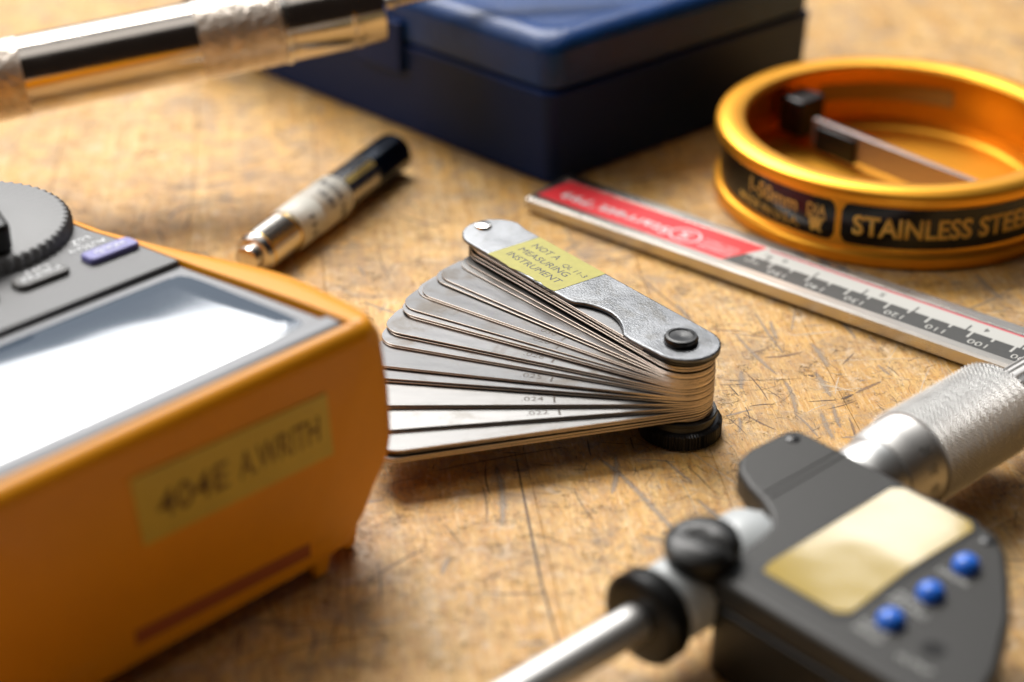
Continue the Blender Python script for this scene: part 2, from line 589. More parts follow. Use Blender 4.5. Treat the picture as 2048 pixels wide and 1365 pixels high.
# scratches and gouges, real thin slivers lying in the surface
def slivers(name, m, segs, z):
    bm = bmesh.new()
    uvl = bm.loops.layers.uv.new("UVMap")
    for pts, wd in segs:
        n = len(pts)
        L = []
        for i, p in enumerate(pts):
            p = Vector(p)
            q0 = Vector(pts[max(0, i - 1)])
            q1 = Vector(pts[min(n - 1, i + 1)])
            t = (q1 - q0).normalized()
            nn = Vector((-t.y, t.x))
            f = i / (n - 1)
            ww = wd * 0.5 * (0.35 + 0.65 * math.sin(math.pi * min(max(f, 0.04), 0.96)))
            zz = z + rnd.random() * 0.004
            L.append((bm.verts.new((p.x + nn.x * ww, p.y + nn.y * ww, zz)), bm.verts.new((p.x - nn.x * ww, p.y - nn.y * ww, zz)), f))
        for i in range(n - 1):
            a, b, f0 = L[i]
            c, d, f1 = L[i + 1]
            fc = bm.faces.new((b, d, c, a))
            for lp, uv in zip(fc.loops, ((f0, 0), (f1, 0), (f1, 1), (f0, 1))):
                lp[uvl].uv = uv
    me = bpy.data.meshes.new(name)
    bmesh.ops.scale(bm, vec=(S, S, S), verts=bm.verts)
    bm.to_mesh(me)
    bm.free()
    me.materials.append(m)
    o = bpy.data.objects.new(name, me)
    COL.objects.link(o)
    o.parent = bench
    o['kind'] = 'stuff'
    return o


def path(x0, y0, x1, y1, bend=0.06, n=7):
    p0, p1 = Vector((x0, y0)), Vector((x1, y1))
    d = p1 - p0
    nn = Vector((-d.y, d.x)) * rnd.uniform(-bend, bend)
    return [tuple(p0 + d * (i / (n - 1)) + nn * math.sin(math.pi * i / (n - 1)) + Vector((rnd.uniform(-1, 1), rnd.uniform(-1, 1))) * 0.02) for i in range(n)]


grey = [(path(47.9, 364.0, 55.4, 344.8), 1.7), (path(56.5, 369.4, 57.2, 360.2), 1.9), (path(63.9, 359.4, 66.4, 347.9), 2.6),
        (path(63.0, 347.1, 65.2, 335.8), 2.4), (path(56.2, 343.6, 57.0, 328.9), 2.2), (path(62.1, 331.0, 63.3, 319.8), 2.2),
        (path(47.8, 347.5, 47.0, 339.1), 2.2), (path(65.0, 333.9, 65.3, 323.9), 1.8), (path(76.6, 349.8, 78.7, 345.2), 1.6),
        ([(15.3, 315.2), (20.4, 308.0), (25.0, 298.9), (28.7, 290.7), (31, 284)], 2.2), (path(19.9, 315.2, 18.6, 300.0), 2.2),
        (path(-3.5, 311.8, -1.8, 289.7), 2.4), (path(45.4, 328.9, 45.0, 322.5), 1.5), (path(34, 300, 45, 286), 1.6),
        (path(36, 378, 40, 360), 2.0), (path(70, 372, 74, 360), 1.6), (path(96, 380, 99, 366), 2.6), (path(106, 392, 110, 378), 2.4)]
dark = [(path(42.9, 343.2, 61.0, 344.0, 0.03, 12), 0.30), (path(59.8, 334.5, 66.7, 335.4), 0.55), (path(66.7, 335.4, 69.9, 337.6), 0.95),
        (path(47.5, 332.5, 53.6, 333.6), 0.5), (path(69.2, 349.4, 72.8, 355.0), 0.5), (path(63.0, 341.4 - 10, 70.5, 338.4 - 3), 0.35),
        (path(47.0, 332.8, 47.5, 327.4), 0.4), (path(48.6, 346.7, 52.2, 334.3), 0.4), (path(44.6, 341.4, 46.4, 336.5), 0.5),
        (path(42.5, 341.4, 48.1, 341.7), 0.35), (path(78.0, 349.8, 80.5, 344.4), 0.35), (path(61.5, 345.5, 62.8, 344.6), 1.0),
        ([(0.2, 318.5), (1.6, 305.3), (3.3, 289.7), (5.1, 273.0), (7.5, 257.6), (9, 245)], 0.8), (path(-5, 312, -4, 300), 0.5)]
brown = [(path(69.9, 337.6, 76.6, 342.9), 1.3), (path(52.8, 352.6, 62.2, 355.4), 1.2), (path(50, 354, 55, 357), 0.8)]
pale = [(path(59.1, 362.3, 71.5, 364.8), 0.8), (path(63, 341.4, 70.5, 338.4), 0.9), (path(66, 337, 68, 345), 0.7), (path(59.0, 329.9, 64.2, 333.9), 0.5)]
for i in range(1300):
    cx, cy = rnd.uniform(-160, 190), rnd.uniform(225, 620)
    ang = rnd.choice([rnd.gauss(-75, 18), rnd.gauss(8, 18), rnd.uniform(0, 180)])
    Ln = min(50, rnd.lognormvariate(2.15, 0.7))
    dx, dy = math.cos(R(ang)) * Ln / 2, math.sin(R(ang)) * Ln / 2
    pt = path(cx - dx, cy - dy, cx + dx, cy + dy, 0.05)
    q = rnd.random()
    if q < 0.34:
        grey.append((pt, rnd.uniform(0.7, 1.7)))
    elif q < 0.56:
        dark.append((pt, rnd.uniform(0.18, 0.55)))
    elif q < 0.80:
        brown.append((pt, rnd.uniform(0.25, 1.0)))
    else:
        pale.append((pt, rnd.uniform(0.2, 0.7)))
for i in range(4200):                      # a denser crop of short nicks where the bench is in focus
    cx, cy = rnd.uniform(-40, 125), rnd.uniform(262, 420)
    ang = rnd.choice([rnd.gauss(-72, 22), rnd.gauss(5, 15), rnd.uniform(0, 180)])
    Ln = min(12, rnd.lognormvariate(0.75, 0.7))
    dx, dy = math.cos(R(ang)) * Ln / 2, math.sin(R(ang)) * Ln / 2
    pt = path(cx - dx, cy - dy, cx + dx, cy + dy, 0.15, 5)
    q = rnd.random()
    (dark if q < 0.30 else brown if q < 0.62 else pale).append((pt, rnd.uniform(0.08, 0.26)))
slivers("gouges", SC_GREY, grey, 0.010)
slivers("brown_scratches", SC_BROWN, brown, 0.016)
slivers("pale_scratches", SC_PALE, pale, 0.022)
slivers("dark_scratches", SC_DARK, dark, 0.028)


# ------------------------------------------------------------------ feeler gauge
PIV = (33.2, 323.3)
AX = 127.6
fg = root("feeler_gauge", "fanned steel feeler gauge with a yellow sticker on its case, at the centre", "feeler gauge",
          (PIV[0], PIV[1], 0), R(AX))


def leaf_outline(L=62.6, w=6.3, rc=4.6):
    pts = []
    for i in range(13):
        a = R(90 + 180 * i / 12)
        pts.append((w * math.cos(a), w * math.sin(a)))
    for i in range(7):
        a = R(-90 + 90 * i / 6)
        pts.append((L - rc + rc * math.cos(a), -w + rc + rc * math.sin(a)))
    for i in range(7):
        a = R(0 + 90 * i / 6)
        pts.append((L - rc + rc * math.cos(a), w - rc + rc * math.sin(a)))
    return pts


# (top height of the leaf, direction) as they stand in the fan
fan = [(19.1, 128.3), (18.55, 128.0), (18.0, 128.4), (17.45, 128.7), (16.5, 130.0), (16.15, 131.6), (15.75, 137.5), (15.3, 138.6), (14.9, 144.0), (14.55, 144.05),
       (14.15, 149.3), (13.8, 150.9), (13.4, 150.95), (12.9, 157.4), (12.5, 157.45), (12.2, 160.8), (11.8, 160.85), (11.5, 168.0), (11.15, 168.05),
       (10.85, 171.8), (10.4, 171.85), (9.95, 180.3), (9.55, 180.35), (9.2, 188.2), (8.8, 188.25), (8.35, 194.4), (7.8, 194.6), (7.2, 195.4), (6.6, 195.3), (6.15, 127.6)]
leaf_marks = {(15.3, 138.6): ".032", (14.9, 144.0): ".030", (14.15, 149.3): ".028", (12.9, 157.4): ".026", (11.5, 168.0): ".025",
              (9.95, 180.3): ".024", (9.2, 188.2): ".022"}
cache = {}
for i, (zt, ang) in enumerate(fan):
    nxt = fan[i + 1][0] if i + 1 < len(fan) else 5.7
    th = round(min(0.32, zt - nxt - 0.05), 2)
    tone = 1 if zt < 10.2 or i in (4, 5) else 0  # lower leaves and two upper ones get the steel with painted sheen
    if (th, tone) not in cache:
        bm = prism(bmesh.new(), leaf_outline(), 0, th)
        o = link("leaf", bm, STEEL if tone else STEEL_MID, fg, smooth=30)
        o.data.materials.append(STEEL_EDGE)          # ground edge, with the bench's warm reflection put into its colour
        for pg in o.data.polygons:
            if abs(pg.normal.z) < 0.5:
                pg.material_index = 1
        cache[(th, tone)] = o.data
    else:
        o = bpy.data.objects.new("leaf", cache[(th, tone)])
        COL.objects.link(o)
        o.parent = fg
    md = o.modifiers.new("bevel", 'BEVEL')
    md.width, md.segments, md.limit_method, md.angle_limit = 0.06 * S, 1, 'ANGLE', R(60)
    md.material = 1
    o.location = Vector((rnd.uniform(-0.09, 0.09), rnd.uniform(-0.09, 0.09), zt - th)) * S
    o.rotation_euler = (R(rnd.uniform(-0.25, 0.25)), R(rnd.uniform(-0.12, 0.12)), R(ang - AX + rnd.uniform(-0.12, 0.12)))
    o.scale = (rnd.uniform(0.982, 1.008), 1, 1)
    if (zt, ang) in leaf_marks:
        t = lettering(o, leaf_marks[(zt, ang)], ETCH, height=1.6, width=4.3, origin=(27.0 + 4.6, 4.9), up=(0, -1), z=th + 0.004, thick=0.01)
        bmk = box(bmesh.new(), 25.0, 25.4, 2.4, 5.6, th + 0.004, th + 0.014)
        link("mark", bmk, ETCH, o, smooth=0)

# cover plates: half width 7, round at the pivot, wider round at the rivet, thumb cut-out on the near edge
def case_outline(cut=True):
    pts = []
    for i in range(15):
        a = R(85 + 190 * i / 14)
        pts.append((7.0 * math.cos(a) - 0.2, 7.0 * math.sin(a)))
    pts += [(20, -6.8), (40, -6.7), (58, -6.6)]
    for i in range(13):
        a = R(-80 + 165 * i / 12)
        pts.append((60.2 + 7.4 * math.cos(a), -0.1 + 7.2 * math.sin(a)))
    pts += [(44, 7.1), (27.5, 6.7)]
    if cut:
        for i in range(11):                # concave thumb notch
            f = i / 10
            x = 25.8 - 16.3 * f
            pts.append((x, 6.4 - 3.4 * math.sin(math.pi * min(1, f * 1.02)) ** 0.8 + 0.9 * f))
    pts += [(7.6, 7.5), (4, 7.35)]
    return pts


link("cover_plate", prism(bmesh.new(), case_outline(), 19.25, 20.2), STEEL_W, fg, bevel=0.38, seg=3)
link("cover_plate", prism(bmesh.new(), case_outline(False), 4.7, 5.6), BLACK_M, fg, bevel=0.2)
bm = prism(bmesh.new(), [(x * 0.985, y * 0.985) for x, y in case_outline(False) if x < 6] + [], 18.75, 19.2)
link("washer", bm, BLACK_M, fg)
bm = bmesh.new()
prism(bm, [(62.6, -5.9), (65.6, -3.5), (66.6, 0), (65.9, 3.0), (64.2, 3.2), (63.2, 0)], 5.65, 19.2)
link("spacer", bm, BLACK_M, fg)
bm = lathe(bmesh.new(), [(0.01, 21.0), (1.0, 20.95), (1.75, 20.75), (1.95, 20.2), (1.95, 4.6)][::-1], 24)
o = link("rivet", bm, STEEL_B, fg)
o.location = Vector((64.6, 0, 0)) * S
# pivot screw: black domed head with a turned face
bm = lathe(bmesh.new(), [(3.25, 20.15), (3.35, 20.4), (3.35, 21.1), (3.05, 21.55), (2.5, 21.6), (2.3, 21.42), (1.2, 21.38), (0.25, 21.25), (0.01, 21.25)], 48)
o = link("pivot_screw", bm, BLACK_M, fg)
o.location = Vector((0.5, 0.4, 0)) * S
bm = lathe(bmesh.new(), [(2.0, 4.6), (2.0, 20.2)], 24)
link("pivot_post", bm, STEEL_B, fg)
# knurled locking nut under the case: it carries the pivot end


def knr(r, h, a, j):
    return r + (0.22 * (1 if int(a / (2 * math.pi) * 160) % 2 else -1) if 1 <= j <= 2 else 0)


bm = lathe(bmesh.new(), [(7.4, 0.0), (8.0, 0.35), (8.0, 3.2), (7.4, 3.6), (6.9, 3.7), (6.8, 4.65)], 320, rfun=knr)
link("locking_nut", bm, BLACK_M, fg, smooth=20)

# yellow sticker, wrapped a little over the near edge, ragged there
rag = [(53.4 - i * 1.55, 7.15 + rnd.uniform(-0.35, 0.12) + (0.25 if i < 7 else -0.35)) for i in range(15)]
pts = [(52.9, -6.35), (53.4, 6.0)] + rag + [(31.6, 6.0), (31.2, -6.45)]
bm = prism(bmesh.new(), pts[::-1], 20.205, 20.26)
stk = link("sticker", bm, YELLOW_ST, fg, smooth=0)
for s_, x, y, wd in (("NOT A", 50.6, -2.2, 8.4), ("MEASURING", 51.0, 1.15, 15.8), ("INSTRUMENT", 51.0, 4.35, 17.0), ("QL 11-3", 39.7, -1.5, 7.2)):
    lettering(stk, s_, INK, height=1.9 if s_[0] != 'Q' else 1.45, width=wd, origin=(x, y), up=(0, -1), z=20.262, thick=0.012)
# dark grime line where the sticker meets the near edge
bm = bmesh.new()
for i in range(5):
    x = 38.5 - i * 1.3
    box(bm, x - 0.55, x + 0.5, 7.0, 7.22, 19.6, 20.18 - 0.05 * i)
link("grime", bm, ETCH, fg, smooth=0)


# ------------------------------------------------------------------ caliper beam
cl = root("caliper_beam", "flat steel caliper beam with a red label at its end and an upside-down millimetre scale", "caliper",
          (3.9, 425.2, 0.7), math.atan2(-0.643, 0.766))
prof = [(-0.7, 0.0), (16.9, 0.0), (17.1, 0.2), (17.1, 3.0), (16.7, 3.35), (13.6, 3.35), (13.6, 3.28), (1.9, 3.28), (1.9, 3.35), (-0.2, 3.35), (-0.9, 2.85), (-0.9, 0.2)]
bm = bmesh.new()
A = [bm.verts.new((0, y, z)) for y, z in prof]
B = [bm.verts.new((205, y, z)) for y, z in prof]
bm.faces.new(A[::-1])
bm.faces.new(B)
for q in range(len(prof)):
    bm.faces.new((A[q], A[(q + 1) % len(prof)], B[(q + 1) % len(prof)], B[q]))
link("beam", bm, BEAM, cl, smooth=0, bevel=0.12)
bm = box(bmesh.new(), -1.3, 60, 6.5, 9.0, 0.3, 2.4)
link("depth_rod", bm, STEEL_B, cl, smooth=0, bevel=0.15)
zt = 3.30
link("red_label", prism(bmesh.new(), [(1.2, 1.95), (55.4, 1.95), (60.6, 13.4), (2.4, 13.4)], zt - 0.015, zt + 0.04), RED_L, cl, smooth=0)
link("light_scale", prism(bmesh.new(), [(58.1, 7.75), (200, 7.75), (200, 13.5), (60.8, 13.5)], zt - 0.015, zt + 0.03), LBL_GREY, cl, smooth=0)
link("dark_scale", prism(bmesh.new(), [(55.6, 1.95), (200, 1.95), (200, 7.7), (58.05, 7.7)], zt - 0.015, zt + 0.03), LBL_DARK, cl, smooth=0)
link("red_line", box(bmesh.new(), 61.5, 200, 12.45, 12.95, zt + 0.03, zt + 0.045), RED_LINE, cl, smooth=0)
link("dark_line", box(bmesh.new(), 61.5, 200, 13.0, 13.35, zt + 0.03, zt + 0.045), LBL_DARK, cl, smooth=0)
ticks = bmesh.new()
mmX = lambda mm: 216.0 - mm
for mm in range(20, 156, 5):
    x = mmX(mm)
    y0 = 5.0 if mm % 10 == 0 else 6.4
    box(ticks, x - 0.27, x + 0.27, y0, 7.7, zt + 0.03, zt + 0.045)
link("metric_ticks", ticks, LBL_GREY, cl, smooth=0)['kind'] = 'stuff'
ticks = bmesh.new()
for q in range(2, 13):
    x = mmX(q * 12.7)
    box(ticks, x - 0.22, x + 0.22, 7.7, 10.2, zt + 0.03, zt + 0.045)
link("inch_ticks", ticks, LBL_DARK, cl, smooth=0)['kind'] = 'stuff'
for mm in range(20, 151, 10):
    s_ = str(mm)
    wd = 4.4 if mm >= 100 else 3.0
    lettering(cl, s_, LBL_GREY, height=1.95, width=wd, origin=(mmX(mm) + 0.9 + wd, 4.75), up=(0, -1), z=zt + 0.032, thick=0.012, bold=0.008)
for q in range(1, 7):
    lettering(cl, str(q), LBL_DARK, height=1.7, width=1.15, origin=(mmX(q * 25.4) + 4.2, 11.0), up=(0, -1), z=zt + 0.032, thick=0.012, bold=0.01)
lettering(cl, "mm", LBL_GREY, height=1.5, width=3.6, origin=(63.2, 5.9), up=(0, -1), z=zt + 0.032, thick=0.012)
lettering(cl, "in", LBL_DARK, height=1.5, width=1.8, origin=(64.0, 10.6), up=(0, -1), z=zt + 0.032, thick=0.012)
Z2 = zt + 0.042
lettering(cl, "Starrett", WHITE_INK, height=3.6, width=21.0, origin=(38.2, 7.6), up=(0, -1), z=Z2, thick=0.012, bold=0.02)
lettering(cl, "'799", WHITE_INK, height=3.2, width=10.0, origin=(16.0, 7.9), up=(0, -1), z=Z2, thick=0.012, bold=0.02)
for j, s_ in enumerate(("STAINLESS", "HARDENED", "0-6in 150mm")):
    lettering(cl, s_, WHITE_INK, height=0.95, width=9.2, origin=(56.2, 5.0 + j * 1.7), up=(0, -1), z=Z2, thick=0.012)
ringp = bmesh.new()
lathe(ringp, [(2.9, 0), (3.35, 0), (3.35, 0.012), (2.9, 0.012)], 40, closed=True)
for v in ringp.verts:
    v.co = (v.co.x * 1.25 + 42.0, v.co.y + 6.8, v.co.z + Z2)
ringp = join_bm(ringp, text_bm("S", height=3.4, width=3.0, origin=(43.6, 8.4), up=(0, -1), z=Z2, thick=0.012, bold=0.02))
link("emblem", ringp, WHITE_INK, cl, smooth=0)


# ------------------------------------------------------------------ diameter tape ring
RC = (94.4, 436.4)
rg = root("tape_ring", "orange anodised ring of a diameter tape with black STAINLESS STEEL labels round its wall", "measuring tape", (RC[0], RC[1], 0))
prof = [(42.6, 0.15), (43.9, 0.6), (44.1, 1.3), (44.1, 3.0), (43.7, 3.6), (42.7, 3.9), (42.5, 4.4), (42.5, 15.1), (42.7, 15.5), (43.9, 15.8), (44.35, 16.4),
        (44.4, 17.8), (44.0, 18.8), (43.2, 19.4), (41.6, 19.75), (39.2, 19.7), (37.6, 19.2), (37.0, 18.4), (37.0, 17.4), (39.0, 16.9), (40.6, 16.3), (40.8, 3.4), (36.2, 2.6), (35.2, 3.2), (34.4, 2.4),
        (0.02, 2.3), (0.02, 0.15)]
bm = bmesh.new()
lathe(bm, prof, 192, closed=False)
link("ring_body", bm, GOLD_AN, rg, smooth=28)


def bend(r0):
    def f(x, y, z):      # x = arc length in mm measured from angle 0, y = height, z = radial offset
        a = x / r0
        rr = r0 + z
        return (rr * math.cos(a), rr * math.sin(a), y)
    return f


def wrap_label(a0, a1, z0, z1, r, mt, rc=2.0):
    bm = bmesh.new()
    arc0, arc1 = R(a0) * r, R(a1) * r
    pts = []
    # dense rounded rectangle sampled as columns
    n = 90
    cols = []
    for i in range(n + 1):
        x = arc0 + (arc1 - arc0) * i / n
        d = min(x - arc0, arc1 - x)
        ins = 0 if d >= rc else rc - math.sqrt(max(0, rc * rc - (rc - d) ** 2))
        ins = min(ins, (z1 - z0) / 2 - 0.01)
        cols.append((x, z0 + ins, z1 - ins))
    for sgn in (0.035,):
        V = [[bm.verts.new(bend(r)(x, zz, sgn)) for zz in (a, b)] for x, a, b in cols]
        W_ = [[bm.verts.new(bend(r)(x, zz, 0.0)) for zz in (a, b)] for x, a, b in cols]
        for i in range(n):
            bm.faces.new((V[i][0], V[i + 1][0], V[i + 1][1], V[i][1]))
            bm.faces.new((W_[i][0], V[i][0], V[i][1], W_[i][1])) if i == 0 else None
            bm.faces.new((W_[i][1], V[i][1], V[i + 1][1], W_[i + 1][1]))
            bm.faces.new((W_[i + 1][0], V[i + 1][0], V[i][0], W_[i][0]))
    return bm


RW = 42.5
lb1 = link("label", wrap_label(171, 241.6, 4.9, 14.9, RW, LABEL_BLK), LABEL_BLK, rg, smooth=30)
lb2 = link("label", wrap_label(243.6, 338, 4.9, 14.9, RW, LABEL_BLK), LABEL_BLK, rg, smooth=30)


def ring_text(parent, s, a_start, z, h, wd, bold=0.01):
    return lettering(parent, s, GOLD_INK, height=h, width=wd, origin=(R(a_start) * RW, z), up=(0, 1), z=0.045, thick=0.02, bold=bold, mapf=bend(RW), cut=0.25)


ring_text(lb2, "STAINLESS STEEL", 247.3, 7.6, 4.7, 44.5, 0.03)
ring_text(lb1, "1-50mm", 207.5, 9.6, 3.7, 15.5, 0.012)
ring_text(lb1, "MADE IN U.S.A.", 202, 6.2, 1.9, 20.5, 0.006)
ring_text(lb1, "DIA", 232.0, 10.2, 2.8, 4.9, 0.01)
ring_text(lb1, "\u03c0", 233.0, 6.2, 4.0, 3.4, 0.0)
bm = bmesh.new()
V = [[bm.verts.new(bend(RW)(R(231.8) * RW + 5.0 * i / 8, zz, 0.06)) for zz in (9.4, 9.8)] for i in range(9)]
for i in range(8):
    bm.faces.new((V[i][0], V[i + 1][0], V[i + 1][1], V[i][1]))
link("bar", bm, GOLD_INK, lb1, smooth=0)
# gold label on the inner wall at the back
bm = bmesh.new()
V = [[bm.verts.new((40.3 * math.cos(R(a)), 40.3 * math.sin(R(a)), zz)) for zz in (8.4, 13.0)] for a in range(58, 112, 3)]
for i in range(len(V) - 1):
    bm.faces.new((V[i][0], V[i][1], V[i + 1][1], V[i + 1][0]))
link("inner_label", bm, GOLD_LBL, rg, smooth=30)
# black clip on the left inside wall and the grey tape blade running across from it
bm = prism(bmesh.new(), rrect(-4.2, 4.6, -4.6, 4.6, 1.6), 5.0, 15.0)
o = link("clip", bm, BLACK_P, rg, bevel=0.8, seg=3)
o.location = Vector((-19.5, 27.5, 0)) * S
o.rotation_euler = (0, 0, R(-48))
bl = Vector((114.5 - 77.5, 413.0 - 457.0))
ang = math.atan2(bl.y, bl.x)
bm = box(bmesh.new(), 0, bl.length, -0.8, 0.8, 4.2, 11.4)
o = link("blade", bm, BLADE_G, rg, bevel=0.2)
o.location = Vector((77.5 - RC[0], 457.0 - RC[1], 0)) * S
o.rotation_euler = (0, 0, ang)
bm = box(bmesh.new(), 2, 15, -1.9, 1.7, 3.6, 10.2)
o = link("blade_end", bm, BLACK_P, rg, bevel=0.4)
o.location = Vector((77.5 - RC[0], 457.0 - RC[1], 0)) * S
o.rotation_euler = (0, 0, ang)


# ------------------------------------------------------------------ blue instrument case
bc = root("instrument_case", "closed navy blue plastic case with rounded lid standing behind the other tools", "case", (9.5, 437.6, 0))
ux, uy = Vector((math.cos(R(40.6)), math.sin(R(40.6)))), Vector((math.cos(R(136.2)), math.sin(R(136.2))))


def case_poly(ins, r, a=96.5, b=150.0):
    return [tuple(ux * p[0] + uy * p[1]) for p in rrect(ins, a - ins, ins, b - ins, r, 8)]


def stack(bm, rows):
    rings = [[bm.verts.new((x, y, z)) for x, y in case_poly(ins, r)] for ins, r, z in rows]
    n = len(rings[0])
    bm.faces.new(rings[0][::-1])
    bm.faces.new(rings[-1])
    for p, q in zip(rings, rings[1:]):
        for i in range(n):
            bm.faces.new((p[i], p[(i + 1) % n], q[(i + 1) % n], q[i]))
    return bm


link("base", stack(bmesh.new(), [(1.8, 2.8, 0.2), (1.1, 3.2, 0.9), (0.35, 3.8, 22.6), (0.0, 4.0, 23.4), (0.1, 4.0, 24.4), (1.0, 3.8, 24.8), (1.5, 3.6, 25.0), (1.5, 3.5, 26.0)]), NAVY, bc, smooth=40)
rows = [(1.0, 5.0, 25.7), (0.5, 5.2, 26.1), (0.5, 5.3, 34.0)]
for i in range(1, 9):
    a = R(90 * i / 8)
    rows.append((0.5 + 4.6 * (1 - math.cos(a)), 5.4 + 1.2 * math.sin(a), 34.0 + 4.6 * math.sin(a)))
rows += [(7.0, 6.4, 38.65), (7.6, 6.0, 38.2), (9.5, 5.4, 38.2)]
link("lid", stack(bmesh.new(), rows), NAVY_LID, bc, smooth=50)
bm = bmesh.new()
prism(bm, [tuple(uy * p[1] + ux * p[0]) for p in rrect(-1.6, 0.6, 52, 70, 0.8)], 17.0, 31.0)
link("shadow_block", bm, NAVY, bc, bevel=0.5)  # added block standing in for the barrel's dark shadow on the case


# ------------------------------------------------------------------ long chrome barrel resting on the case
E0, E1 = Vector((-122.1, 430.2, 32.0)), Vector((-32.7, 456.2, 42.0))
dr = (E1 - E0).normalized()
tb = root("chrome_barrel_tool", "long chrome barrel tool wrapped in crinkled tape, thin rod resting on blue case", "barrel tool", E1,
          rot=dr.to_track_quat('X', 'Z').to_euler())
RB = 9.5
link("barrel", lathe(bmesh.new(), [(RB, -190), (RB, -24.5), (RB - 0.25, -24.2), (RB - 0.25, -23.6), (RB, -23.3), (RB, -9.0)], 96, 'x'), CHROME, tb)
link("end_cap", lathe(bmesh.new(), [(RB - 0.5, -9.0), (RB - 0.6, -8.2), (RB + 0.1, -8.0), (RB + 0.1, -6.6), (RB - 0.2, -6.4), (RB - 0.2, -0.6), (RB - 0.9, 0.0), (3.2, 0.05)], 96, 'x'), CHROME, tb)
link("rod", lathe(bmesh.new(), [(1.9, 0.0), (1.9, 3.5), (1.45, 4.0), (1.45, 62)], 32, 'x'), CHROME, tb)


def crink(amp, seed):
    rr = random.Random(seed)
    ks = [(rr.randint(3, 17), rr.uniform(0.3, 1.6), rr.uniform(0, 6.3), rr.uniform(0.3, 1)) for _ in range(9)]

    def f(r, h, a, j):
        s = sum(c * math.sin(kk * a + g * h + ph) for kk, g, ph, c in ks) / 3
        return r + amp * s
    return f


link("clear_tape", lathe(bmesh.new(), [(RB + 0.22, -46 + i * 0.7) for i in range(30)], 200, 'x', rfun=crink(0.07, 4)), WRAP, tb, smooth=60)
link("clear_tape", lathe(bmesh.new(), [(RB + 0.18, -97 + i * 0.7) for i in range(14)], 200, 'x', rfun=crink(0.06, 9)), WRAP, tb, smooth=60)
link("clamp_ring", lathe(bmesh.new(), [(RB + 0.05, -25.4), (RB + 0.55, -25.2), (RB + 0.55, -24.2), (RB + 0.05, -24.0)], 96, 'x'), STEEL_B, tb)


# ------------------------------------------------------------------ small threaded chrome tube
P0, P1 = Vector((-58.6, 390.3, 5.3)), Vector((-29.6, 449.4, 5.3))
dv = (P1 - P0).normalized()
Lt = (P1 - P0).length
tp = root("threaded_tube", "short chrome threaded tube with white paper tape, lying behind the orange meter", "tube", P0,
          rz=math.atan2(dv.y, dv.x))
link("nozzle", lathe(bmesh.new(), [(2.3, -3.4), (3.0, -3.1), (3.1, -1.8), (2.5, -1.3), (2.5, -0.7), (4.2, -0.3), (4.9, 0.5), (5.0, 1.2)], 64, 'x'), STEEL_T, tp)
pr_ = [(4.7, 1.0)]
x = 2.2
while x < 11.6:
    pr_ += [(4.75, x), (5.02, x + 0.25), (4.75, x + 0.5)]
    x += 0.62
pr_ += [(5.0, x + 0.1), (5.0, 13.6)]
link("threads", lathe(bmesh.new(), pr_, 64, 'x'), STEEL_T, tp, smooth=20)
link("gold_ring", lathe(bmesh.new(), [(4.9, 1.2), (5.14, 1.3), (5.14, 1.8), (4.9, 1.9)], 64, 'x'), BRASS, tp)
link("gold_ring", lathe(bmesh.new(), [(4.95, 12.2), (5.2, 12.3), (5.2, 12.9), (4.95, 13.0)], 64, 'x'), BRASS, tp)
link("tube_body", lathe(bmesh.new(), [(4.9, 13.4), (5.15, 13.7), (5.15, Lt - 17.0), (5.0, Lt - 16.6)], 64, 'x'), STEEL_T, tp)
link("paper_tape", lathe(bmesh.new(), [(5.25, 13.6), (5.36, 13.7), (5.36, 23.6), (5.26, 23.7)], 80, 'x', rfun=crink(0.03, 2)), TAPE_W, tp, smooth=60)
pt2 = link("paper_tape", lathe(bmesh.new(), [(5.34, 23.0), (5.48, 23.1), (5.48, 35.4), (5.3, 35.5)], 80, 'x', rfun=crink(0.03, 3)), TAPE_W, tp, smooth=60)


def around(r0, a_mid):
    def f(x, y, z):      # text reading around the tube: y axis of the text runs along the tube
        a = a_mid - x / r0
        rr = r0 + z
        return (y, -rr * math.sin(a), rr * math.cos(a))
    return f


for s_, xx, a_, hh in (("FLOW AIR", 30.0, 0.95, 1.8), ("12-84", 26.0, 0.75, 1.8)):
    bm = text_bm(s_, height=hh, origin=(0, 0), z=0.03, thick=0.02, bold=0.02, align='C', cut=0.2)
    for v in bm.verts:
        aa = v.co.x / 5.5
        rr = 5.5 + v.co.z
        v.co = (xx + v.co.y, -rr * math.sin(aa + a_), rr * math.cos(aa + a_))
    link("lettering", bm, INK, pt2, smooth=0)
bm = text_bm("7 3 5", height=1.9, origin=(0, 0), z=0.03, thick=0.02, bold=0.02, align='C', cut=0.2)
for v in bm.verts:
    aa = v.co.x / 5.4
    rr = 5.4 + v.co.z
    v.co = (17.0 + v.co.y, -rr * math.sin(aa + 1.35), rr * math.cos(aa + 1.35))
link("lettering", bm, INK, pt2, smooth=0)
bm = bmesh.new()
V = [[bm.verts.new((xx, -5.19 * math.sin(a), 5.19 * math.cos(a))) for a in (0.45, 0.62, 0.80)] for xx in (36.5, 41, 45, 49.5)]
for i in range(3):
    for j in range(2):
        bm.faces.new((V[i][j], V[i + 1][j], V[i + 1][j + 1], V[i][j + 1]))
link("yellow_stripe", bm, YSTRIPE, tp, smooth=40)
link("faceted_cap", lathe(bmesh.new(), [(5.05, Lt - 16.6), (5.3, Lt - 16.2), (5.3, Lt - 1.2), (4.7, Lt - 0.2), (3.0, Lt)], 12, 'x'), mat("chrome_dark_reflection", (0.09, 0.10, 0.12), 0.14, 1.0, bump=0.1, bscale=300), tp, smooth=15)  # chrome cap, the dark case's reflection put into its colour


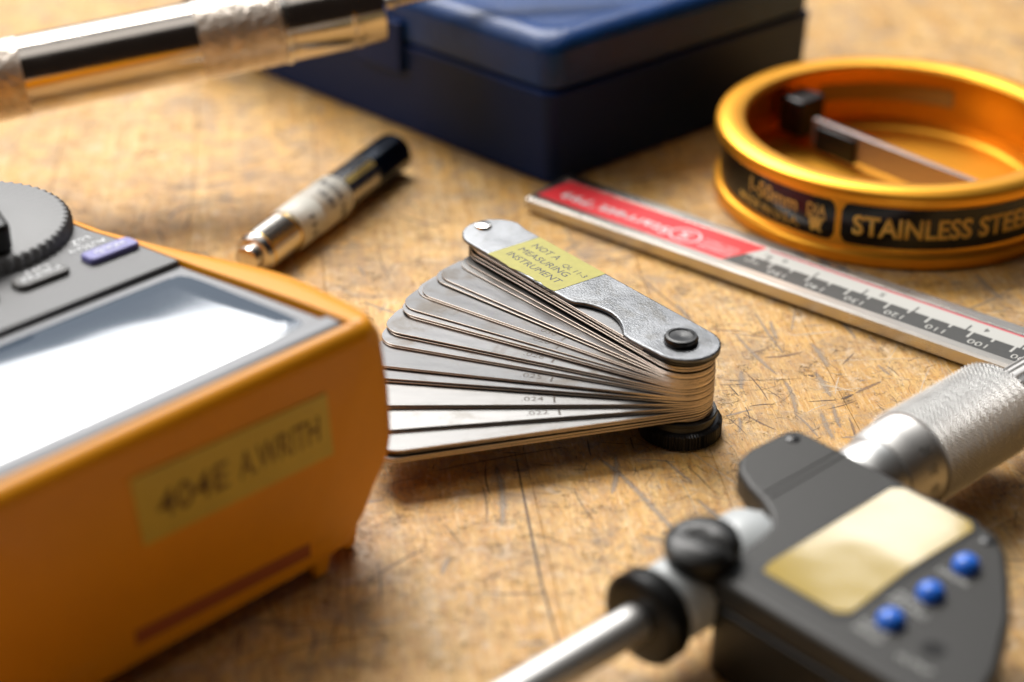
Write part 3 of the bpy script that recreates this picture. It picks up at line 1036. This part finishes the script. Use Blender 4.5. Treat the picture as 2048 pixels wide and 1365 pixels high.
# ------------------------------------------------------------------ digital micrometer
AM = math.atan2(0.678, 0.735)
mc = root("digital_micrometer", "digital micrometer with amber display, three blue buttons and a knurled silver thimble", "micrometer", (33.1, 249.1, 0), AM)
YA, ZA = 6.1, 12.6                          # spindle axis
face = [(-1.2, 0.6), (3, 1.4), (10.5, 1.6), (14.8, 2.6), (18.0, 5.2), (20.2, 9.0), (21.8, 13.6), (24.0, 17.6), (27.0, 20.0), (31, 20.9), (40.6, 20.4), (42.4, 18.8),
        (42.2, 0), (41.6, -20), (40.6, -24.5), (37.4, -28.2), (32, -32.6), (24, -38.4), (12, -44.5), (2, -47.6), (-2.4, -47.4), (-2.4, -38), (-1.9, -2)]
link("display_housing", prism(bmesh.new(), face, 14.6, 20.0), DARKGREY_P, mc, bevel=1.1, seg=4)
low = [(x * 0.97 + 0.6, y * 0.975) for x, y in face]
link("lower_housing", prism(bmesh.new(), [(x - 0.5, y - 0.3) for x, y in low if y < 16], 0.3, 14.3), BLACK_P, mc, bevel=0.8, seg=3)
# raised ridges on the cap over the sleeve
for y0 in (7.9, 9.5):
    link("ridge", prism(bmesh.new(), rrect(21.5, 41.8, y0, y0 + 0.5, 0.2), 19.9, 20.16), DARKGREY_P, mc, bevel=0.1)
# display: dark window frame, amber glass
link("display_frame", prism(bmesh.new(), rrect(3.0, 41.2, -21.6, -3.4, 2.4), 19.9, 20.12), BLACK_P, mc, bevel=0.1)
dsp = link("display", prism(bmesh.new(), [(4.6, -5.0), (7, -4.3), (38.6, -4.1), (40.2, -5.6), (40.2, -19.2), (38.6, -20.8), (22, -20.2), (9, -21.1), (6.2, -21.2), (4.6, -19.6)], 20.1, 20.22), LCD_Y, mc, smooth=0)
for x, y in ((29.2, -26.2), (19.1, -26.8), (8.9, -26.9)):
    bm = lathe(bmesh.new(), [(2.35, 19.8), (2.3, 20.5), (2.05, 21.3), (1.5, 21.9), (0.8, 22.15), (0.01, 22.2)], 32)
    o = link("button", bm, BLUE_B, mc, smooth=60)
    o.location = Vector((x, y, 0)) * S
bm = lathe(bmesh.new(), [(1.9, 19.95), (1.9, 20.06), (0.01, 20.06)], 32)
o = link("socket_hole", bm, mat("hole_painted_shade", (0.004, 0.004, 0.004), 0.8), mc)  # raised disc, the hole's inner shade painted as black
o.location = Vector((8.4, -35.2, 0)) * S
for s_, x, y, wd in (("ORIGIN", 25.0, -23.4, 5.6), ("ZERO", 15.2, -22.6, 5.0), ("ABS/INC", 13.2, -22.6, 7.4), ("DATA", 5.6, -23.6, 5.2), ("HOLD", 3.6, -23.6, 5.2), ("OUTPUT", 2.8, -32.4, 6.2)):
    lettering(mc, s_, PALE_INK, height=1.35, width=wd, origin=(x, y), up=(1, 0), z=20.02, thick=0.02, bold=0.01)
for x, y in ((0.9, -1.4), (38.8, 17.6), (38.0, -24.2)):
    bm = lathe(bmesh.new(), [(1.3, 19.9), (1.3, 20.1), (1.0, 20.3), (0.01, 20.32)], 24)
    o = link("screw", bm, BLACK_M, mc, smooth=40)
    o.location = Vector((x, y, 0)) * S


def axl(name, prof, m, n=96, smooth=30, rfun=None):
    o = link(name, lathe(bmesh.new(), prof, n, 'x', rfun=rfun), m, mc, smooth=smooth)
    o.location = Vector((0, YA, ZA)) * S
    return o


axl("frame_boss", [(5.6, -6.8), (6.6, -6.2), (6.8, -5.0), (6.8, 3.0), (7.0, 5.0), (7.6, 8.0), (8.1, 10.5), (8.1, 15.5), (7.4, 17.0), (5.8, 17.6), (5.8, 28)], PAINT, smooth=50)
out_, in_ = [], []
for q in range(25):                       # the C of the frame, under the housing and out of the picture
    a = R(-8 - 164 * q / 24)
    out_.append((-34 + 44 * math.cos(a), -20 + 46 * math.sin(a)))
    in_.append((-34 + 33 * math.cos(a), -20 + 34 * math.sin(a)))
bm = prism(bmesh.new(), [(9.5, -20)] + out_ + [(-78, 11), (-66, 11)] + in_[::-1] + [(-0.5, -22)], 0.1, 12.0)
link("frame", bm, PAINT, mc, bevel=1.2, seg=3)
axl_anvil = link("anvil", lathe(bmesh.new(), [(3.17, -79), (3.17, -67)], 48, "x"), SATIN, mc)
axl_anvil.location = Vector((0, YA, ZA)) * S
axl("collar", [(6.2, -12.4), (7.4, -12.1), (8.0, -11.4), (8.0, -8.4), (7.2, -7.4), (6.0, -6.7)], BLACK_P, smooth=40)
axl("spindle", [(3.0, -66), (3.17, -65.8), (3.17, -11)], SATIN_DULL, 64)
axl("sleeve_nut", [(6.2, 28), (6.2, 41), (7.2, 43.0), (7.6, 44.5), (7.7, 46.5), (7.6, 49.8), (7.0, 50.0)], SATIN, smooth=40)
axl("thimble_skirt", [(7.0, 48.6), (7.9, 49.0), (8.5, 50.6), (8.8, 52.4), (8.9, 57.7), (9.0, 57.9)], SATIN_DULL)


def knurl(r, h, a, j):
    if j in (0, KN_N + 1):
        return r - 0.6
    u = a / (2 * math.pi) * 60
    v = h / 1.0
    p = abs((u + v) % 1.0 - 0.5) * 2
    q = abs((u - v) % 1.0 - 0.5) * 2
    return r + 0.52 * min(p, q) - 0.22


KN_N = 250
prof = [(9.4, 57.6)] + [(9.45, 57.9 + i * 0.105) for i in range(KN_N)] + [(9.45, 57.9 + KN_N * 0.105)]
axl("knurled_grip", prof, GRIP, 600, smooth=24, rfun=knurl)
axl("thimble_cap", [(9.2, 84.0), (9.0, 84.8), (8.2, 85.5), (5.4, 85.7)], SATIN_DULL)
axl("ratchet", [(5.3, 86.6), (5.5, 86.9), (5.5, 104), (5.0, 105)], SATIN_DULL, 144, smooth=20,
    rfun=lambda r, h, a, j: r + 0.22 * (1 if int(a / (2 * math.pi) * 36) % 2 else -1))
for q, s_ in enumerate(("20", "15", "10")):
    bm = text_bm(s_, height=1.7, z=0.02, thick=0.02, bold=0.01, align='C', cut=0.2)
    for v in bm.verts:
        aa = v.co.y / 8.9 + 1.15 + q * 0.42 - 0.5
        rr = 8.87 + v.co.z
        v.co = (54.2 - v.co.x * -1, YA - rr * math.sin(aa), ZA + rr * math.cos(aa))
    link("lettering", bm, INK_G, mc, smooth=0)
# clamp knob: tall black mushroom with a thumb hollow
def cfun(r, h, a, j):
    return r


bm = bmesh.new()
rows = [(4.2, 12.5), (4.5, 17.6), (5.2, 18.6), (6.1, 20.2), (6.3, 21.6), (6.3, 22.6), (5.8, 23.5), (4.6, 24.0), (3.0, 24.3), (1.5, 24.4), (0.02, 24.4)]
lathe(bm, rows, 64)
for v in bm.verts:
    if v.co.z > 23.2:
        v.co.z += 0.10 * v.co.x - 1.0 * math.exp(-((v.co.x + 0.2 * v.co.y + 0.6) / 1.0) ** 2) * (1 if v.co.y < 1.5 else 0.4)
o = link("clamp_knob", bm, BLACK_P, mc, smooth=50)
o.location = Vector((0.7, 4.6, 0)) * S

# ------------------------------------------------------------------ orange digital multimeter
TU = math.atan2(-0.71325, -0.70091)
mm_ = root("multimeter", "large orange and grey digital multimeter with glossy display at the left edge", "multimeter", (-22, 285, 0),
           rot=Matrix(((-0.70091, -0.71325, 0), (-0.71325, 0.70091, 0), (0, 0, 1))).to_3x3().to_euler() if False else (0, 0, 0))
UV_, WV_ = Vector((-0.70091, -0.71325, 0)), Vector((-0.71325, 0.70091, 0))


def M2W(u, w_, z):
    return (UV_.x * u + WV_.x * w_, UV_.y * u + WV_.y * w_, z)


def lerp_tab(tab, x):
    if x <= tab[0][0]:
        return tab[0][1]
    for (a, b), (c, d) in zip(tab, tab[1:]):
        if x <= c:
            t = (x - a) / (c - a)
            t = t * t * (3 - 2 * t) if False else t
            return b + (d - b) * t
    return tab[-1][1]


KS = 0.05
ztop = lambda w_: 46.0 - KS * w_
EDGE = [(0, 1.5), (0.8, 0.6), (2, -0.3), (5, -1.4), (10, -1.8), (20, -2.4), (27, -2.3), (32, -1.4), (41, 1.1), (52, 4.2), (62, 6.2), (73, 8.6), (85, 9.6), (100, 9.6), (115, 8.0), (140, 4.0), (160, 3.0), (165, 4.0)]
INNER = [(0, 4.3), (4.4, 4.3), (15.5, 4.9), (28, 6.1), (42, 7.7), (57, 8.8), (70, 10.9), (85, 11.8), (100, 11.8), (115, 10.5), (140, 7.0), (160, 6.5), (165, 7)]
WM = 84.0


def section(w_, depth, inset=0.0, drop=0.0, uin=0.0):
    e = lerp_tab(EDGE, w_) + uin
    ip = max(lerp_tab(INNER, w_), e + 1.6)
    zt_ = ztop(w_) - drop
    zb = 3.0 + inset
    half = [(20.0, zb), (9.5 + uin, zb + 0.8), (5.0 + uin, 8.4 + inset), (e + 1.6, 13.4), (e - 1.7, 18.2), (e - 2.6, 22), (e - 2.3, 31), (e - 1.0, zt_ - 4.0), (e + 0.1, zt_ - 1.8), (e + 0.8, zt_ - 0.7),
            (e + 1.7 if ip - e > 2.6 else e + 0.9, zt_ - 0.1), ((e + ip) / 2 + 0.4, zt_), (ip - 0.25, zt_), (ip, zt_ - 0.15 - depth * 0.2), (ip + 0.05, zt_ - 0.2 - depth)]
    return half + [(WM - u, z) for u, z in half[::-1]]


bm = bmesh.new()
stations = [(0.0, 0, 1.6, 3.0, 0.9), (0.25, 0, 0.8, 1.9, 0.55), (0.8, 0, 0.3, 1.05, 0.25), (1.6, 0, 0, 0.45, 0.1), (2.5, 0, 0, 0.1, 0), (3.3, 0, 0, 0, 0), (3.45, 2.2, 0, 0, 0)]
stations += [(float(q), 2.2, 0, 0, 0) for q in range(5, 44, 3)] + [(float(q), 1.2, 0, 0, 0) for q in range(45, 164, 4)] + [(165.0, 1.2, 0, 0.4, 0.4)]
rings = []
for st in stations:
    rings.append([bm.verts.new(M2W(u, st[0], z)) for u, z in section(st[0], st[1], st[2], st[3], st[4])])
n = len(rings[0])
for p, q in zip(rings, rings[1:]):
    for i in range(n):
        bm.faces.new((p[i], p[(i + 1) % n], q[(i + 1) % n], q[i]))
bm.faces.new(rings[0][::-1])
bm.faces.new(rings[-1])
link("holster", bm, ORANGE_R, mm_, smooth=42)
# feet: front corner pads
for u0, u1, w0, w1, zt_ in ((13.0, 17.6, -0.2, 6.0, 9.0), (4.2, 8.6, 2.6, 9.5, 12.0), (62, 68, -0.2, 6, 9.0), (70, 76, 110, 150, 8), (8, 14, 110, 150, 8)):
    bm = bmesh.new()
    for (a, b, c, d) in ((u0, u1, w0, w1),):
        pts8 = [(a + 0.8, c + 0.8, 0.1), (b - 0.8, c + 0.8, 0.1), (b - 0.8, d - 0.8, 0.1), (a + 0.8, d - 0.8, 0.1), (a - 0.8, c, zt_), (b + 0.8, c, zt_), (b + 0.8, d, zt_), (a - 0.8, d, zt_)]
        v = [bm.verts.new(M2W(*p)) for p in pts8]
        for f in ((0, 3, 2, 1), (4, 5, 6, 7), (0, 1, 5, 4), (1, 2, 6, 5), (2, 3, 7, 6), (3, 0, 4, 7)):
            bm.faces.new([v[i] for i in f])
    link("foot", bm, ORANGE_R, mm_, bevel=0.9, seg=3)


def mprism(pts, z0, z1, zfun=True):
    """prism in meter coordinates, following the sloping top"""
    bm = bmesh.new()
    a = [bm.verts.new(M2W(u, w_, (ztop(w_) if zfun else 0) + z0)) for u, w_ in pts]
    b = [bm.verts.new(M2W(u, w_, (ztop(w_) if zfun else 0) + z1)) for u, w_ in pts]
    n_ = len(pts)
    bm.faces.new(a)
    bm.faces.new(b[::-1])
    for i in range(n_):
        bm.faces.new((a[i], b[i], b[(i + 1) % n_], a[(i + 1) % n_]))
    return bm


# slot in the lower part of the front end, its shade put into a darker sheet
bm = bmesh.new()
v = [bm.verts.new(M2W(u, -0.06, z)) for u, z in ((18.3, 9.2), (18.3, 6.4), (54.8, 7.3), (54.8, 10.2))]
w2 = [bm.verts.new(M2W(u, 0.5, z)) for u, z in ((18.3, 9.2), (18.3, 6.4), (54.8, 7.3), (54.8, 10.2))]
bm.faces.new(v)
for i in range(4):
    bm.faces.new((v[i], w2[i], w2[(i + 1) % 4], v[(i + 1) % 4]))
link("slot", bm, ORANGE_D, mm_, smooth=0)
# grey body of the meter: button panel
side = [(lerp_tab(INNER, w_) + 0.25, w_) for w_ in (45.6, 50, 57, 63, 70, 78, 85, 100, 115, 130, 145, 160)]
pts = side + [(WM - u, w_) for u, w_ in side[::-1]]
link("button_panel", mprism(pts, -2.4, 0.25), METER_P, mm_, bevel=0.35, seg=3)
# front bar below the window
link("front_bar", mprism([(5.0, 3.7), (79, 3.7), (79, 8.4), (5.0, 8.4)], -2.0, 0.15), BEZEL, mm_, bevel=0.9, seg=3)
# window surround and the glossy convex window
sur = [(5.4, 8.5), (78.6, 8.5), (77.0, 28), (76, 45.5), (8.3, 45.5), (6.7, 28)]
link("window_surround", mprism(sur, -2.1, -0.9), BEZEL, mm_, bevel=0.3)
win = bmesh.new()
NU, NW = 40, 26
grid = []
for j in range(NW + 1):
    w_ = 9.4 + 33.6 * j / NW
    row = []
    for i in range(NU + 1):
        uL = 8.0 + 1.9 * (w_ - 9.4) / 33.6
        u = uL + (WM - 2 * uL) * i / NU
        fx = (i / NU - 0.5) * 2
        fy = (j / NW - 0.5) * 2
        edge = min(1, min(i, NU - i) / 2.0) * min(1, min(j, NW - j) / 2.0)
        dome = 0.40 * (1 - fx * fx * 0.8) * (1 - 0.9 * fy * fy)
        row.append(win.verts.new(M2W(u, w_, ztop(w_) - 0.95 + 0.25 * edge + dome * 0.9)))
    grid.append(row)
for j in range(NW):
    for i in range(NU):
        win.faces.new((grid[j][i], grid[j][i + 1], grid[j + 1][i + 1], grid[j + 1][i]))
link("display_window", win, LCD_G, mm_, smooth=40)


def mrr(u0, u1, w0, w1, r):
    return rrect(u0, u1, w0, w1, r, 4)


b1 = link("hold_button", mprism(mrr(9.4, 20.2, 55.4, 59.9, 1.2), -0.1, 1.5), PURPLE, mm_, bevel=0.5, seg=3)
b2 = link("minmax_button", mprism(mrr(24.2, 35.0, 55.6, 60.1, 1.6), -0.1, 1.4), BTN_GREY, mm_, bevel=0.55, seg=3)
b3 = link("range_button", mprism(mrr(38.8, 49.6, 55.6, 60.1, 1.6), -0.1, 1.4), BTN_GREY, mm_, bevel=0.55, seg=3)
b4 = link("light_button", mprism(mrr(53.6, 64.4, 55.6, 60.1, 1.6), -0.1, 1.4), YSTRIPE, mm_, bevel=0.55, seg=3)


def mtext(parent, s, u, w_, h, wd, dz, m=WHITE_INK, bold=0.012):
    """print that is read from the far side: reading runs from small u to large u, letters point away from the display"""
    bm = text_bm(s, height=h, width=wd, z=0.0, thick=0.02, bold=bold)
    for v in bm.verts:
        uu, ww = u + v.co.x, w_ - v.co.y
        v.co = M2W(uu, ww, ztop(ww) + dz + v.co.z)
    return link("lettering", bm, m, parent, smooth=0)


mtext(b1, "HOLD", 11.6, 58.6, 1.9, 6.4, 1.51)
mtext(b2, "MIN MAX", 25.4, 58.8, 1.9, 8.4, 1.41)
mtext(b3, "RANGE", 40.4, 58.8, 1.9, 7.6, 1.41)
mtext(mm_, "AUTO-V", 11.6, 64.6, 2.0, 8.2, 0.26)
mtext(mm_, "LoZ", 13.0, 67.8, 2.2, 4.4, 0.26)
mtext(mm_, "OFF", 25.0, 63.0, 1.9, 5.6, 0.26)
# rotary dial, scalloped rim, with its pointer bar
dc = M2W(29.0, 84.2, 0)
dl = bmesh.new()
lathe(dl, [(19.6, 41.0), (20.0, 41.4), (20.0, 44.6), (19.3, 45.5), (18.4, 45.7), (0.02, 45.7)], 240,
      rfun=lambda r, h, a, j: r - (0.75 * (0.5 + 0.5 * math.cos(a * 60)) ** 0.7 if 0 < j < 4 else (0.2 * (0.5 + 0.5 * math.cos(a * 60)) if j == 4 else 0)))
o = link("dial", dl, mat("dial_grey", (0.21, 0.21, 0.212), 0.5, bump=0.35, bscale=3800), mm_, smooth=40)
o.location = Vector((dc[0], dc[1], 0)) * S
bm = bmesh.new()
prism(bm, rrect(-7.0, 17.5, -5.2, 5.2, 2.0), 45.6, 51.4)
o = link("pointer", bm, BLACK_P, mm_, bevel=1.0, seg=3)
o.location = Vector((dc[0], dc[1], 0)) * S
o.rotation_euler = (0, 0, R(-62))
# aged tape label on the front end
bm = bmesh.new()
v = [bm.verts.new(M2W(u, w_, z)) for w_ in (-0.28,) for u, z in ((13.0, 37.0), (52.6, 38.2), (51.4, 25.2), (12.2, 24.6))]
w2 = [bm.verts.new(M2W(u, 0.05, z)) for u, z in ((13.0, 37.0), (52.6, 38.2), (51.4, 25.2), (12.2, 24.6))]
bm.faces.new(v[::-1])
for i in range(4):
    bm.faces.new((v[i], w2[i], w2[(i + 1) % 4], v[(i + 1) % 4]))
tl = link("tape_label", bm, TAN_ST, mm_, smooth=0)
for s_, u, wd in (("404E", 48.2, 14.0), ("A.WRITH", 32.0, 17.0)):
    bm = text_bm(s_, height=5.0, width=wd, thick=0.02, bold=0.01)
    for v in bm.verts:
        v.co = M2W(u - v.co.x, -0.30 - v.co.z, 28.6 + v.co.y)
    link("lettering", bm, OLD_INK, tl, smooth=0)
